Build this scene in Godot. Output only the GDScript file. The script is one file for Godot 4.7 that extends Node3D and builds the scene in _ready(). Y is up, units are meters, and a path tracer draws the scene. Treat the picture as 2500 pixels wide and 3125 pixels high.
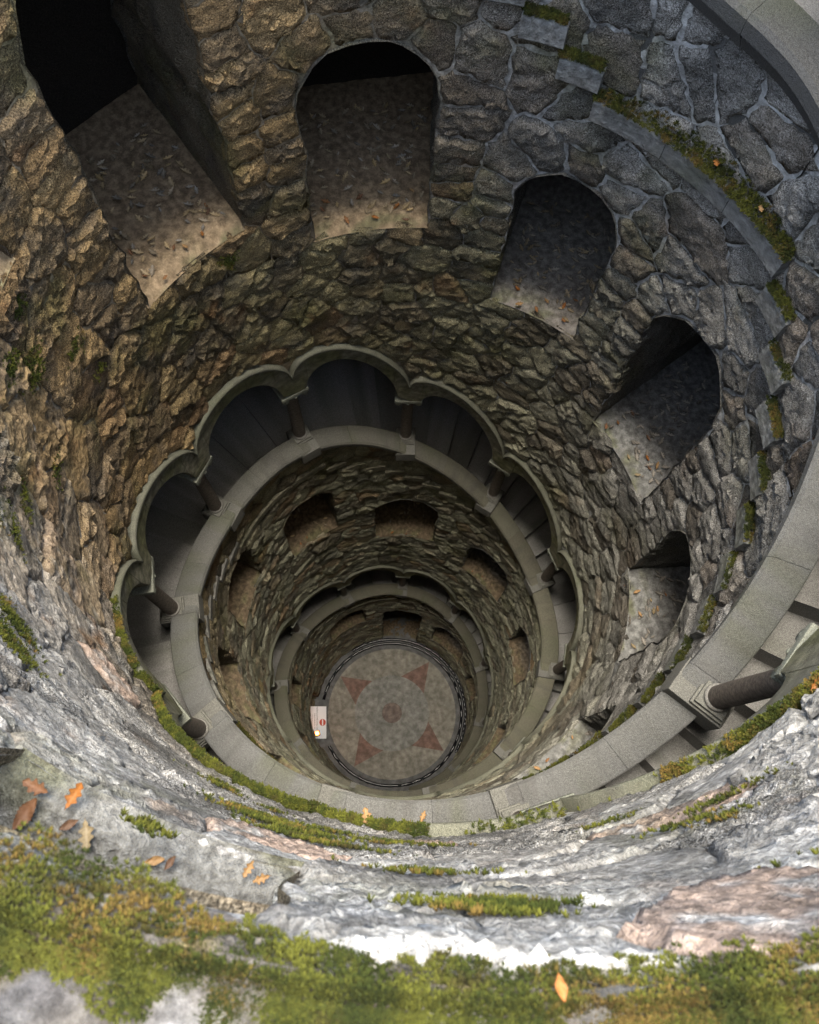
extends Node3D
# A deep round well with a spiral stair, seen from its rim. One unit of "R" is the radius of the ring of columns.
const S := 2.4                 # metres per R
const RW := 0.945 * S          # radius of the wall face
const FLOOR_Y := -10.70 * S
const A_COL0 := 32.75          # angle of column 0 and angle between columns, in degrees; angles run down the stair
const A_COL := 33.03
const LAND0 := -69.0           # start of landing 0, one landing every LAND_EVERY degrees
const LAND_EVERY := 132.1
const LAND_LONG := 40.6
const LEVELS := [-0.02, -1.25, -2.66, -3.85, -5.20, -6.53, -7.85, -9.15, -10.45, -11.7]   # landing levels from landing -1 on
const ARC_FROM := -66.5        # the arcade begins
const ARC_END := 792.0         # and ends
const PAR_FROM := -119.0
const STRIP_END := 1152.0
const STEPS := 13
# openings in the wall: angle from, to, sill, springing, crown (in R)
const NICHES := [
	[94.0, 113.5, -0.90, -0.61, -0.59], [163.0, 188.0, -1.56, -0.98, -0.84], [205.0, 228.3, -2.16, -1.30, -1.08], [242.2, 265.6, -2.36, -1.80, -1.63], [281.5, 302.6, -2.72, -2.18, -1.99],
	[316.5, 340.2, -3.10, -2.37, -2.17], [352.0, 376.5, -3.42, -2.86, -2.68], [391.5, 415.0, -3.68, -3.10, -2.97], [430.0, 453.0, -4.25, -3.66, -3.50], [463.0, 484.0, -4.40, -3.85, -3.70],
	[499.0, 521.7, -4.78, -4.20, -4.05], [536.0, 558.0, -5.03, -4.50, -4.36], [574.0, 596.6, -5.48, -4.86, -4.68], [612.8, 639.5, -6.05, -5.43, -5.22], [656.2, 680.0, -6.42, -5.88, -5.68],
	[697.3, 720.0, -6.75, -6.15, -5.95], [738.0, 761.0, -7.15, -6.60, -6.42], [777.0, 800.0, -7.50, -6.95, -6.80], [815.0, 838.0, -7.90, -7.35, -7.20], [848.0, 868.0, -8.30, -7.60, -7.45],
	[885.0, 900.0, -8.60, -7.85, -7.70], [937.5, 964.0, -9.22, -8.72, -8.48], [976.0, 1002.5, -10.70, -9.02, -8.92], [1012.7, 1039.0, -10.00, -9.35, -8.98], [1052.0, 1068.0, -10.15, -9.60, -9.45],
	[866.0, 905.0, -10.70, -9.95, -9.78],
]

var rng := RandomNumberGenerator.new()
var nz := FastNoiseLite.new()      # broad noise, in metres
var nf := FastNoiseLite.new()      # chisel marks
var nb := FastNoiseLite.new()      # blotches
var names := {}
var mats := {}
var holes: Array[PackedVector2Array] = []


class Shape:
	var v := PackedVector3Array()
	var c := PackedColorArray()
	var ix := PackedInt32Array()

	func point(p: Vector3, col := Color.WHITE) -> int:
		v.append(p)
		c.append(col)
		return v.size() - 1

	func tri(a: int, b: int, d: int) -> void:
		ix.append(a)
		ix.append(b)
		ix.append(d)

	func quad(a: int, b: int, d: int, e: int) -> void:
		ix.append_array([a, b, d, a, d, e])

	func grid(rows: Array, cols: Array = [], flip := false) -> void:
		# rows of points of equal length
		var w: int = rows[0].size()
		var first := v.size()
		for i in rows.size():
			for j in w:
				v.append(rows[i][j])
				c.append(cols[i][j] if cols.size() else Color.WHITE)
		for i in rows.size() - 1:
			for j in w - 1:
				var a := first + i * w + j
				if flip:
					quad(a, a + w, a + w + 1, a + 1)
				else:
					quad(a, a + 1, a + w + 1, a + w)

	func fan(pts: Array, col := Color.WHITE, flip := false) -> void:
		var first := v.size()
		var mid := Vector3.ZERO
		for p in pts:
			mid += p
			point(p, col)
		var m := point(mid / pts.size(), col)
		for i in pts.size():
			var a := first + i
			var b := first + (i + 1) % pts.size()
			if flip:
				tri(m, b, a)
			else:
				tri(m, a, b)

	func box(o: Vector3, s: Vector3, bevel := 0.0, col := Color.WHITE) -> void:
		# a bevelled block centred on o
		var h := s * 0.5
		var k := minf(bevel, minf(h.x, minf(h.y, h.z)) * 0.8)
		for ax in 3:
			for sg in [-1.0, 1.0]:
				var n := Vector3.ZERO
				n[ax] = sg
				var t := Vector3.ZERO
				t[(ax + 1) % 3] = 1.0
				var b := Vector3.ZERO
				b[(ax + 2) % 3] = sg
				var hu: float = h[(ax + 1) % 3]
				var hv: float = h[(ax + 2) % 3]
				var rows := []
				for i in [-1.0, -1.0 + 1e-3, 1.0 - 1e-3, 1.0]:
					var row := []
					for j in [-1.0, -1.0 + 1e-3, 1.0 - 1e-3, 1.0]:
						var edge_i: bool = absf(i) == 1.0
						var edge_j: bool = absf(j) == 1.0
						var pu: float = signf(i) * (hu - (0.0 if edge_i else k))
						var pv: float = signf(j) * (hv - (0.0 if edge_j else k))
						if edge_i:
							pu = signf(i) * (hu - k * 0.3)
						if edge_j:
							pv = signf(j) * (hv - k * 0.3)
						var pn: float = h[ax] - (k * 0.3 if edge_i or edge_j else 0.0)
						row.append(o + n * pn + t * pu + b * pv)
					rows.append(row)
				grid(rows, [], false)

	func lathe(prof: Array, n := 20, col := Color.WHITE) -> void:
		var rows := []
		var cols := []
		for q in prof:
			var row := []
			var cr := []
			for i in n + 1:
				var t := TAU * i / n
				row.append(Vector3(cos(t) * q.x, q.y, sin(t) * q.x))
				cr.append(col)
			rows.append(row)
			cols.append(cr)
		grid(rows, cols)

	func mesh() -> ArrayMesh:
		var nn := PackedVector3Array()
		nn.resize(v.size())
		for i in range(0, ix.size(), 3):
			var a := ix[i]
			var b := ix[i + 1]
			var d := ix[i + 2]
			var f := (v[d] - v[a]).cross(v[b] - v[a])
			nn[a] += f
			nn[b] += f
			nn[d] += f
		for i in nn.size():
			nn[i] = nn[i].normalized() if nn[i].length_squared() > 1e-20 else Vector3.UP
		var arr := []
		arr.resize(Mesh.ARRAY_MAX)
		arr[Mesh.ARRAY_VERTEX] = v
		arr[Mesh.ARRAY_NORMAL] = nn
		arr[Mesh.ARRAY_COLOR] = c
		arr[Mesh.ARRAY_INDEX] = ix
		var m := ArrayMesh.new()
		m.add_surface_from_arrays(Mesh.PRIMITIVE_TRIANGLES, arr)
		return m


# ------------------------------------------------------------------ names and nodes
func numbered(called: String) -> String:
	var k: int = names.get(called, 0)
	names[called] = k + 1
	return called if k == 0 else "%s_%03d" % [called, k]


func tag(o: Node, label: String, category: String, group := "", kind := "") -> void:
	if label:
		o.set_meta("label", label)
	if category:
		o.set_meta("category", category)
	if group:
		o.set_meta("group", group)
	if kind or category:
		o.set_meta("kind", kind if kind else "thing")


func thing(called: String, label: String, category: String, at := Vector3.ZERO, turn := 0.0, group := "") -> Node3D:
	var o := Node3D.new()
	o.name = numbered(called)
	add_child(o)
	o.position = at
	o.rotation.y = turn
	tag(o, label, category, group)
	return o


func obj(called: String, m: Mesh, mat: Material, parent: Node = self) -> MeshInstance3D:
	var o := MeshInstance3D.new()
	o.name = numbered(called) if parent == self else called
	o.mesh = m
	o.material_override = mat
	parent.add_child(o, true)
	return o


func put(called: String, s: Shape, mat: Material, parent: Node = self) -> MeshInstance3D:
	return obj(called, s.mesh(), mat, parent)


# ------------------------------------------------------------------ the shape of the place
func landing(a: float) -> int:
	return int(floor((a - LAND0) / LAND_EVERY))


func level(k: int) -> float:
	return LEVELS[clampi(k + 1, 0, LEVELS.size() - 1)] * S


func rail(a: float) -> float:                      # height of the foot of the columns; the slope eases in and out of landings
	var sum := 0.0
	for i in range(-10, 11):
		sum += slope(a + i * 2.2)
	return sum / 21.0


func slope(a: float) -> float:
	var k := landing(a)
	var t := a - LAND0 - k * LAND_EVERY
	var u := clampf((t - LAND_LONG) / (LAND_EVERY - LAND_LONG), 0.0, 1.0)
	return lerpf(level(k), level(k + 1), u)


func tread(a: float) -> float:                     # the same in steps: ledge and stairs follow it
	var k := landing(a)
	var t := a - LAND0 - k * LAND_EVERY
	if t < LAND_LONG:
		return level(k)
	var w := (LAND_EVERY - LAND_LONG) / STEPS
	var i := floorf((t - LAND_LONG) / w)
	return lerpf(level(k), level(k + 1), (i + 1.0) / (STEPS + 1.0))


func rim_top(a: float) -> float:
	var t := fposmod(a, 360.0)
	# level round the near side, a little higher over the arches on the right
	var up := smoothstep(60.0, 25.0, t) if t < 180.0 else smoothstep(285.0, 300.0, t)
	return (-0.50 + 0.40 * up) * S


func hood(a: float) -> float:                      # top of the arch rings: foot of the rubble
	if a >= ARC_END:
		return FLOOR_Y
	var n := (a - A_COL0) / A_COL
	var t := n - floorf(n)
	var bow := sqrt(maxf(0.0, 1.0 - pow(2.0 * t - 1.0, 2.0)))
	return rail(a) + (0.71 + 0.21 * bow) * S


func intrados(a: float) -> float:
	var n := (a - A_COL0) / A_COL
	var t := n - floorf(n)
	var x := absf(2.0 * t - 1.0) / 0.79
	return rail(a) + (0.555 + (0.255 * sqrt(1.0 - x * x) if x < 1.0 else 0.0)) * S


func wall_top(a: float) -> float:
	if a - 360.0 >= PAR_FROM:
		return rail(a - 360.0) - 0.115 * S
	return rim_top(a) - 0.02 * S


func at(a: float, r: float, y: float) -> Vector3:
	var t := deg_to_rad(a)
	return Vector3(cos(t) * r, y, sin(t) * r)


func facing(a: float) -> float:                    # turn of a thing whose +z looks at the axis
	var t := deg_to_rad(a)
	return atan2(-cos(t), -sin(t))


func un(a: float) -> float:                        # angle -> metres along the wall
	return deg_to_rad(a) * RW


# ------------------------------------------------------------------ colours of the surfaces, with deep stones lightened in place of light
func side(a: float, centre: float, full: float, none: float) -> float:
	var d := absf(wrapf(a - centre, -180.0, 180.0))
	return 1.0 - smoothstep(full, none, d)


func stone_tint(a: float, y: float) -> Color:
	var h := y / S
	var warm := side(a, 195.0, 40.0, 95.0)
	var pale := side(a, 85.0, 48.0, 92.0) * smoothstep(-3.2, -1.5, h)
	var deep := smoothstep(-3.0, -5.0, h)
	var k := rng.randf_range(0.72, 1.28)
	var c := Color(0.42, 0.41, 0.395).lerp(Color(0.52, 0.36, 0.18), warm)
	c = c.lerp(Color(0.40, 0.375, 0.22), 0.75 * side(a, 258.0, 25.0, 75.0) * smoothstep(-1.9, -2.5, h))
	c = c.lerp(Color(0.50, 0.49, 0.37), deep)  # olive tone, painted lighter to make up for little light deep down
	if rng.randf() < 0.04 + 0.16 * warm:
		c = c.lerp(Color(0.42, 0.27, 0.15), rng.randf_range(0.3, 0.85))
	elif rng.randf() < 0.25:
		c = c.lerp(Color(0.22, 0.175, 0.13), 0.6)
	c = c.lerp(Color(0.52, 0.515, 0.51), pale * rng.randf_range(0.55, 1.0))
	if pale > 0.3 and rng.randf() < 0.06:
		c = c.lerp(Color(0.58, 0.40, 0.31), 0.7)
	k *= 1.15
	return Color(c.r * k, c.g * k, c.b * k)


func weather(c: Color, p: Vector3, a: float) -> Color:
	# algae, moss stain, lichen and rust, in blotches
	var h := p.y / S
	var b1 := nb.get_noise_3dv(p * 1.0)
	var b2 := nb.get_noise_3dv(p * 3.1 + Vector3(40, 7, 3))
	var b3 := nb.get_noise_3dv(p * 9.0 + Vector3(3, 70, 9))
	var green := smoothstep(0.05, 0.55, b1 + 0.5 * b2) * lerpf(0.35, 0.75, side(a, 215.0, 60.0, 150.0))
	c = c.lerp(Color(0.21, 0.205, 0.075), green * 0.75)
	var rust := smoothstep(0.3, 0.7, nb.get_noise_3dv(p * 2.3 + Vector3(9, 90, 20)) + 0.25 * b3) * (0.25 + 0.5 * side(a, 190.0, 50.0, 110.0))
	c = c.lerp(Color(0.36, 0.19, 0.08), rust)
	var pale := side(a, 82.0, 50.0, 100.0) * smoothstep(-3.0, -1.2, h) + 0.25 * smoothstep(-2.6, -1.4, h) * side(a, 330.0, 40.0, 80.0)
	var lichen := smoothstep(0.1, 0.5, b2 + 0.6 * b3) * pale
	c = c.lerp(Color(0.72, 0.71, 0.71), lichen)
	var soot := smoothstep(0.05, 0.45, nb.get_noise_3dv(p * 2.2 + Vector3(70, 1, 50)) + 0.35 * b3)
	c = c.lerp(Color(0.12, 0.12, 0.12), soot * 0.55)
	var k := 1.0 + 0.25 * b3
	return Color(c.r * k, c.g * k, c.b * k)


# ------------------------------------------------------------------ materials
func noise_image(size: int, freq: float, octaves: int, sd: int, type := FastNoiseLite.TYPE_SIMPLEX_SMOOTH, ridged := false) -> PackedByteArray:
	var f := FastNoiseLite.new()
	f.noise_type = type
	f.seed = sd
	f.frequency = freq
	f.fractal_type = FastNoiseLite.FRACTAL_RIDGED if ridged else FastNoiseLite.FRACTAL_FBM
	f.fractal_octaves = octaves
	f.fractal_gain = 0.55
	if type == FastNoiseLite.TYPE_CELLULAR:
		f.cellular_return_type = FastNoiseLite.RETURN_CELL_VALUE
		f.fractal_type = FastNoiseLite.FRACTAL_NONE
	var im := f.get_seamless_image(size, size, false, false, 0.12)
	im.convert(Image.FORMAT_L8)
	return im.get_data()


func grey_texture(size: int, parts: Array, lo := 0.0, hi := 1.0, gamma := 1.0) -> ImageTexture:
	# parts: [bytes, weight] ...
	var out := PackedByteArray()
	out.resize(size * size)
	var n := parts.size()
	var b0: PackedByteArray = parts[0][0]
	var w0: float = parts[0][1]
	var b1: PackedByteArray = parts[1][0]
	var w1: float = parts[1][1]
	var b2: PackedByteArray = parts[2][0] if n > 2 else b1
	var w2: float = parts[2][1] if n > 2 else 0.0
	for i in out.size():
		var x := (b0[i] * w0 + b1[i] * w1 + b2[i] * w2) / 255.0
		x = clampf((x - lo) / (hi - lo), 0.0, 1.0)
		if gamma != 1.0:
			x = pow(x, gamma)
		out[i] = int(x * 255.0)
	return ImageTexture.create_from_image(Image.create_from_data(size, size, false, Image.FORMAT_L8, out))


func tint_texture(size: int, parts: Array, dark: Color, light: Color, lo: float, hi: float) -> ImageTexture:
	var out := PackedByteArray()
	out.resize(size * size * 3)
	var b0: PackedByteArray = parts[0][0]
	var w0: float = parts[0][1]
	var b1: PackedByteArray = parts[1][0]
	var w1: float = parts[1][1]
	var b2: PackedByteArray = parts[2][0]
	var w2: float = parts[2][1]
	for i in size * size:
		var x := clampf(((b0[i] * w0 + b1[i] * w1 + b2[i] * w2) / 255.0 - lo) / (hi - lo), 0.0, 1.0)
		out[i * 3] = int(lerpf(dark.r, light.r, x) * 255.0)
		out[i * 3 + 1] = int(lerpf(dark.g, light.g, x) * 255.0)
		out[i * 3 + 2] = int(lerpf(dark.b, light.b, x) * 255.0)
	return ImageTexture.create_from_image(Image.create_from_data(size, size, false, Image.FORMAT_RGB8, out))


func mat(albedo: Color, rough := 0.9, tex: Texture2D = null, scale := 1.0, bump: Texture2D = null, bump_cm := 1.0, vertex := true) -> StandardMaterial3D:
	var m := StandardMaterial3D.new()
	m.albedo_color = albedo.linear_to_srgb()
	m.roughness = rough
	m.metallic_specular = 0.35
	m.vertex_color_use_as_albedo = vertex
	m.uv1_triplanar = true
	m.uv1_world_triplanar = true
	m.uv1_scale = Vector3.ONE * scale
	m.uv1_triplanar_sharpness = 3.0
	if tex:
		m.albedo_texture = tex
	if bump:
		m.heightmap_enabled = true
		m.heightmap_texture = bump
		m.heightmap_scale = bump_cm
	return m


func make_materials() -> void:
	var z := 1024
	var fbm := noise_image(z, 0.012, 6, 11)
	var mid := noise_image(z, 0.05, 4, 12)
	var fine := noise_image(z, 0.22, 2, 13)
	var ridge := noise_image(z, 0.02, 5, 14, FastNoiseLite.TYPE_SIMPLEX_SMOOTH, true)
	var cell := noise_image(z, 0.16, 1, 15, FastNoiseLite.TYPE_CELLULAR)
	var granite := tint_texture(z, [[cell, 0.3], [fine, 0.38], [mid, 0.32]], Color(0.34, 0.33, 0.32), Color(1.0, 1.0, 1.0), 0.30, 0.66)
	var rough_rock := grey_texture(z, [[fbm, 0.42], [ridge, 0.38], [fine, 0.2]])
	var grain := grey_texture(z, [[fine, 0.6], [mid, 0.4]])
	var plain := tint_texture(z, [[fbm, 0.5], [fine, 0.3], [mid, 0.2]], Color(0.58, 0.575, 0.57), Color(1, 1, 1), 0.28, 0.72)
	var speckle := tint_texture(z, [[fine, 0.75], [cell, 0.15], [mid, 0.10]], Color(0.52, 0.52, 0.52), Color(1, 1, 1), 0.25, 0.75)
	var cloudy := tint_texture(z, [[fbm, 0.6], [mid, 0.15], [fine, 0.25]], Color(0.72, 0.71, 0.70), Color(1, 1, 1), 0.25, 0.75)
	mats.stone = mat(Color.WHITE, 0.92, granite, 1.6, rough_rock, 5.5)
	mats.rim = mat(Color.WHITE, 0.92, plain, 2.2, rough_rock, 2.0)
	mats.pale = mat(Color.WHITE, 0.92, plain, 2.4, rough_rock, 3.2)
	mats.mortar = mat(Color.WHITE, 0.95, plain, 1.1, rough_rock, 1.6)
	mats.dressed = mat(Color.WHITE, 0.85, speckle, 0.8, grain, 1.0)
	mats.arch = mat(Color.WHITE, 0.88, plain, 0.7, grain, 0.8)
	mats.step = mat(Color.WHITE, 0.7, speckle, 0.8, grain, 0.2)
	mats.sill = mat(Color.WHITE, 0.95, plain, 0.9, grain, 0.5)
	mats.ledge = mat(Color.WHITE, 0.9, plain, 1.1, rough_rock, 1.6)
	mats.shaft = mat(Color(0.16, 0.135, 0.118), 0.6, plain, 2.0, grain, 0.25, false)
	mats.floor = mat(Color.WHITE, 0.8, cloudy, 0.33, grain, 0.1)
	mats.moss = mat(Color.WHITE, 1.0, null, 1.0, null, 0.0)
	mats.leaf = mat(Color.WHITE, 0.6, null, 1.0, null, 0.0)
	mats.leaf.backlight_enabled = true
	mats.leaf.backlight = Color(0.25, 0.2, 0.12)
	mats.hose = mat(Color(0.006, 0.006, 0.008), 0.06, null, 1.0, null, 0.5, false)
	mats.hose.metallic_specular = 0.32
	mats.board = mat(Color(0.78, 0.79, 0.84), 0.5, null, 1.0, null, 0.0, false)
	mats.red = mat(Color(0.5, 0.09, 0.06), 0.5, null, 1.0, null, 0.0, false)
	mats.ink = mat(Color(0.12, 0.12, 0.13), 0.6, null, 1.0, null, 0.0, false)
	mats.black = mat(Color(0.03, 0.03, 0.03), 0.5, null, 1.0, null, 0.0, false)
	mats.grass = mat(Color(0.09, 0.10, 0.05), 1.0, plain, 0.2, rough_rock, 3.0, false)
	var glow := StandardMaterial3D.new()
	glow.albedo_color = Color(1.0, 0.7, 0.45)
	glow.emission_enabled = true
	glow.emission = Color(1.0, 0.55, 0.25)
	glow.emission_energy_multiplier = 1.2
	mats.glow = glow


# ------------------------------------------------------------------ openings
func niche_outline(n: Array, grow := 0.0) -> PackedVector2Array:
	# in metres along the wall and up; begins and ends at the sill
	var x0 := un(n[0]) - grow
	var x1 := un(n[1]) + grow
	var y0: float = n[2] * S - 0.035
	var y1: float = n[3] * S
	var y2: float = n[4] * S + grow
	var pts := PackedVector2Array()
	var steps := maxi(3, int((y1 - y0) / 0.1))
	for i in steps:
		pts.append(Vector2(x0, lerpf(y0, y1, float(i) / steps)))
	for i in 13:
		var t := PI - PI * i / 12.0
		pts.append(Vector2((x0 + x1) * 0.5 + cos(t) * (x1 - x0) * 0.5, y1 + sin(t) * (y2 - y1)))
	for i in range(steps - 1, -1, -1):
		pts.append(Vector2(x1, lerpf(y0, y1, float(i) / steps)))
	for i in pts.size():
		if pts[i].y > y0 + 0.06:
			pts[i] += Vector2(nz.get_noise_2d(pts[i].x * 9.0, pts[i].y * 9.0 + n[0]), nz.get_noise_2d(pts[i].x * 9.0 + 99.0, pts[i].y * 9.0)) * 0.05
	return pts


func build_niche(i: int, label: String) -> void:
	var n: Array = NICHES[i]
	var o := holes[i]
	var t := thing("wall_niche", label, "niche", Vector3.ZERO, 0.0, "arched openings in the well wall")
	var depth := 1.58
	if i == 0:
		depth = 0.6
	var mid := Vector2(un((n[0] + n[1]) * 0.5), (n[2] + n[3]) * 0.5 * S)
	var jamb := Shape.new()
	var rows := []
	var cols := []
	var cnt := 26
	for j in cnt + 1:
		var d := depth * pow(float(j) / cnt, 1.25)
		var row := []
		var cr := []
		for q in o.size():
			var p := o[q]
			var out := (p - mid).normalized()
			var w := nf.get_noise_3d(p.x * 1.5 + 30.0 * i, p.y * 6.0, d * 2.0) * 0.055 * smoothstep(0.0, 0.1, d)
			p += out * absf(w)
			var w3 := at(rad_to_deg(p.x / RW), RW - 0.012 + d, p.y)
			row.append(w3)
			var c := Color(0.40, 0.34, 0.25).lerp(Color(0.36, 0.355, 0.34), side(n[0], 330.0, 60.0, 120.0))
			cr.append(weather(c, w3, n[0]))
		rows.append(row)
		cols.append(cr)
	jamb.grid(rows, cols)
	put("jamb", jamb, mats.stone, t)
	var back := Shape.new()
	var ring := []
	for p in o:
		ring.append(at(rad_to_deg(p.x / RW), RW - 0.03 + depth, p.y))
	back.fan(ring, Color(0.05, 0.042, 0.035))  # near-black wall colour paints the darkness at the end of the niche
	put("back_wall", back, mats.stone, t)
	# the sill: a floor of earth and mortar whose edge is worn round
	var sill := Shape.new()
	rows = []
	cols = []
	var m := 26
	for j in m + 1:
		var row := []
		var cr := []
		var d := -0.012 + (depth + 0.01) * pow(float(j) / m, 1.6)
		for k in 33:
			var x := lerpf(o[0].x - 0.012, o[o.size() - 1].x + 0.012, k / 32.0)
			var wob := nz.get_noise_2d(x * 5.0, i * 11.0) * 0.03
			var y := o[0].y + 0.038 + nz.get_noise_2d(x * 6.0, d * 6.0 + i * 11.0) * 0.022 + nz.get_noise_2d(x * 24.0, d * 24.0 + i * 11.0) * 0.012 - 0.05 * pow(smoothstep(0.10 + wob, -0.012, d), 2.0)
			if j == 0:
				y = o[0].y - 0.012
			var p := at(rad_to_deg(x / RW), RW + d, y)
			row.append(p)
			var warm := side(n[0], 205.0, 45.0, 90.0)
			var c := Color(0.25, 0.248, 0.245).lerp(Color(0.40, 0.295, 0.19), warm)
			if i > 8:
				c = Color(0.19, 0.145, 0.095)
			if i == 0:
				c = Color(0.38, 0.375, 0.36)
			var inner_shade := smoothstep(0.12, 0.45, d + 0.15 * nb.get_noise_2d(x * 2.0, d * 4.0))  # shade painted into the sill colour, darker further into the niche
			c = c.lerp(Color(0.17, 0.165, 0.165).lerp(Color(0.20, 0.145, 0.095), warm), inner_shade * (0.2 if i == 0 else (0.75 if i < 9 else 0.9)))
			var alga := smoothstep(0.25, 0.0, d) * smoothstep(-0.1, 0.4, nb.get_noise_2d(x * 3.0, d * 5.0 + 31.0 * i))
			c = c.lerp(Color(0.17, 0.175, 0.09), alga * 0.7)
			cr.append(c)
		rows.append(row)
		cols.append(cr)
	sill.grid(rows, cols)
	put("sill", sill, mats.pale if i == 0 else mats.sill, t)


# ------------------------------------------------------------------ the rubble wall
func wall_seeds() -> PackedVector2Array:
	var out := PackedVector2Array()
	# along every opening: pairs of seeds on either side of its edge
	var guards := []
	for i in NICHES.size():
		var o := holes[i]
		var total := 0.0
		var next := 0.09
		for q in o.size() - 1:
			var seg := o[q + 1] - o[q]
			var l := seg.length()
			while next < total + l:
				var p := o[q] + seg * ((next - total) / l)
				var nrm := Vector2(-seg.y, seg.x).normalized()
				var w := rng.randf_range(0.10, 0.15)
				out.append(p + nrm * w)
				out.append(p - nrm * w)
				next += rng.randf_range(0.17, 0.30)
			total += l
		next = 0.12
		var sx := o[o.size() - 1].x - o[0].x
		while next < sx:
			var w := rng.randf_range(0.07, 0.11)
			out.append(Vector2(o[0].x + next, o[0].y - w))
			out.append(Vector2(o[0].x + next, o[0].y + w))
			next += rng.randf_range(0.26, 0.42)
	# along the arch rings
	var a := ARC_FROM
	while a < ARC_END:
		var y := hood(a)
		var y2 := hood(a + 0.3)
		var nrm := Vector2(-(y2 - y), un(0.3)).normalized()
		var p := Vector2(un(a), y)
		out.append(p + nrm * 0.10)
		out.append(p - nrm * 0.10)
		a += rng.randf_range(5.5, 9.0)
	var guard := PackedVector2Array(out)
	var near := {}
	for p in guard:
		var key := Vector2i(int(floor(p.x / 0.3)), int(floor(p.y / 0.3)))
		if not near.has(key):
			near[key] = []
		near[key].append(p)
	var row := 0
	var y := FLOOR_Y - 0.2
	while y < 0.3:
		var x := un(ARC_FROM) - 0.6 + (row % 2) * 0.16
		while x < un(STRIP_END) + 0.6:
			var aa := rad_to_deg(x / RW)
			if y > hood(aa) - 0.5 and y < wall_top(aa) + 0.5:
				var p := Vector2(x + rng.randf_range(-0.17, 0.17), y + rng.randf_range(-0.12, 0.12))
				var ok := rng.randf() > 0.16
				var key := Vector2i(int(floor(p.x / 0.3)), int(floor(p.y / 0.3)))
				for dx in [-1, 0, 1]:
					for dy in [-1, 0, 1]:
						for q in near.get(key + Vector2i(dx, dy), []):
							if p.distance_to(q) < 0.19:
								ok = false
				if ok:
					out.append(p)
			x += 0.42 if y > -2.3 * S else 0.36
		y += 0.275 if y > -2.3 * S else 0.215
		row += 1
	return out


func cells(seeds: PackedVector2Array) -> Array:
	var grid := {}
	for i in seeds.size():
		var key := Vector2i(int(floor(seeds[i].x / 0.5)), int(floor(seeds[i].y / 0.5)))
		if not grid.has(key):
			grid[key] = PackedInt32Array()
		grid[key].append(i)
	var out := []
	for i in seeds.size():
		var s := seeds[i]
		var key := Vector2i(int(floor(s.x / 0.5)), int(floor(s.y / 0.5)))
		var poly := PackedVector2Array([s + Vector2(-0.5, -0.4), s + Vector2(0.5, -0.4), s + Vector2(0.5, 0.4), s + Vector2(-0.5, 0.4)])
		for dx in [-1, 0, 1]:
			for dy in [-1, 0, 1]:
				for j in grid.get(key + Vector2i(dx, dy), PackedInt32Array()):
					if j == i:
						continue
					var q := seeds[j]
					var nrm := q - s
					if nrm.length_squared() > 1.3:
						continue
					var c := nrm.dot((s + q) * 0.5)
					var cut := PackedVector2Array()
					var m := poly.size()
					var any := false
					for k in m:
						if poly[k].dot(nrm) > c:
							any = true
							break
					if not any:
						continue
					for k in m:
						var p0 := poly[k]
						var p1 := poly[(k + 1) % m]
						var d0 := p0.dot(nrm) - c
						var d1 := p1.dot(nrm) - c
						if d0 <= 0.0:
							cut.append(p0)
						if (d0 < 0.0 and d1 > 0.0) or (d0 > 0.0 and d1 < 0.0):
							cut.append(p0 + (p1 - p0) * (d0 / (d0 - d1)))
					poly = cut
					if poly.size() < 3:
						break
		out.append(poly)
	return out


func area(p: PackedVector2Array) -> float:
	var s := 0.0
	for i in p.size():
		s += p[i].cross(p[(i + 1) % p.size()])
	return absf(s) * 0.5


func biggest(list: Array) -> PackedVector2Array:
	var best := PackedVector2Array()
	var most := 0.0
	for p in list:
		var s := area(p)
		if s > most and not Geometry2D.is_polygon_clockwise(p):
			most = s
			best = p
	return best


func in_band(p: Vector2, pad := 0.0) -> bool:
	var a := rad_to_deg(p.x / RW)
	return a > ARC_FROM and a < STRIP_END and p.y > hood(a) + pad and p.y < wall_top(a) - pad


func band_patch(x0: float, x1: float) -> PackedVector2Array:
	var up := PackedVector2Array()
	var down := PackedVector2Array()
	var n := 14
	for i in n + 1:
		var x := clampf(lerpf(x0, x1, float(i) / n), un(ARC_FROM), un(STRIP_END))
		var a := rad_to_deg(x / RW)
		down.append(Vector2(x + i * 1e-5, hood(a) - 0.01))
		up.append(Vector2(x + i * 1e-5, wall_top(a)))
	up.reverse()
	down.append_array(up)
	return down


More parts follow.
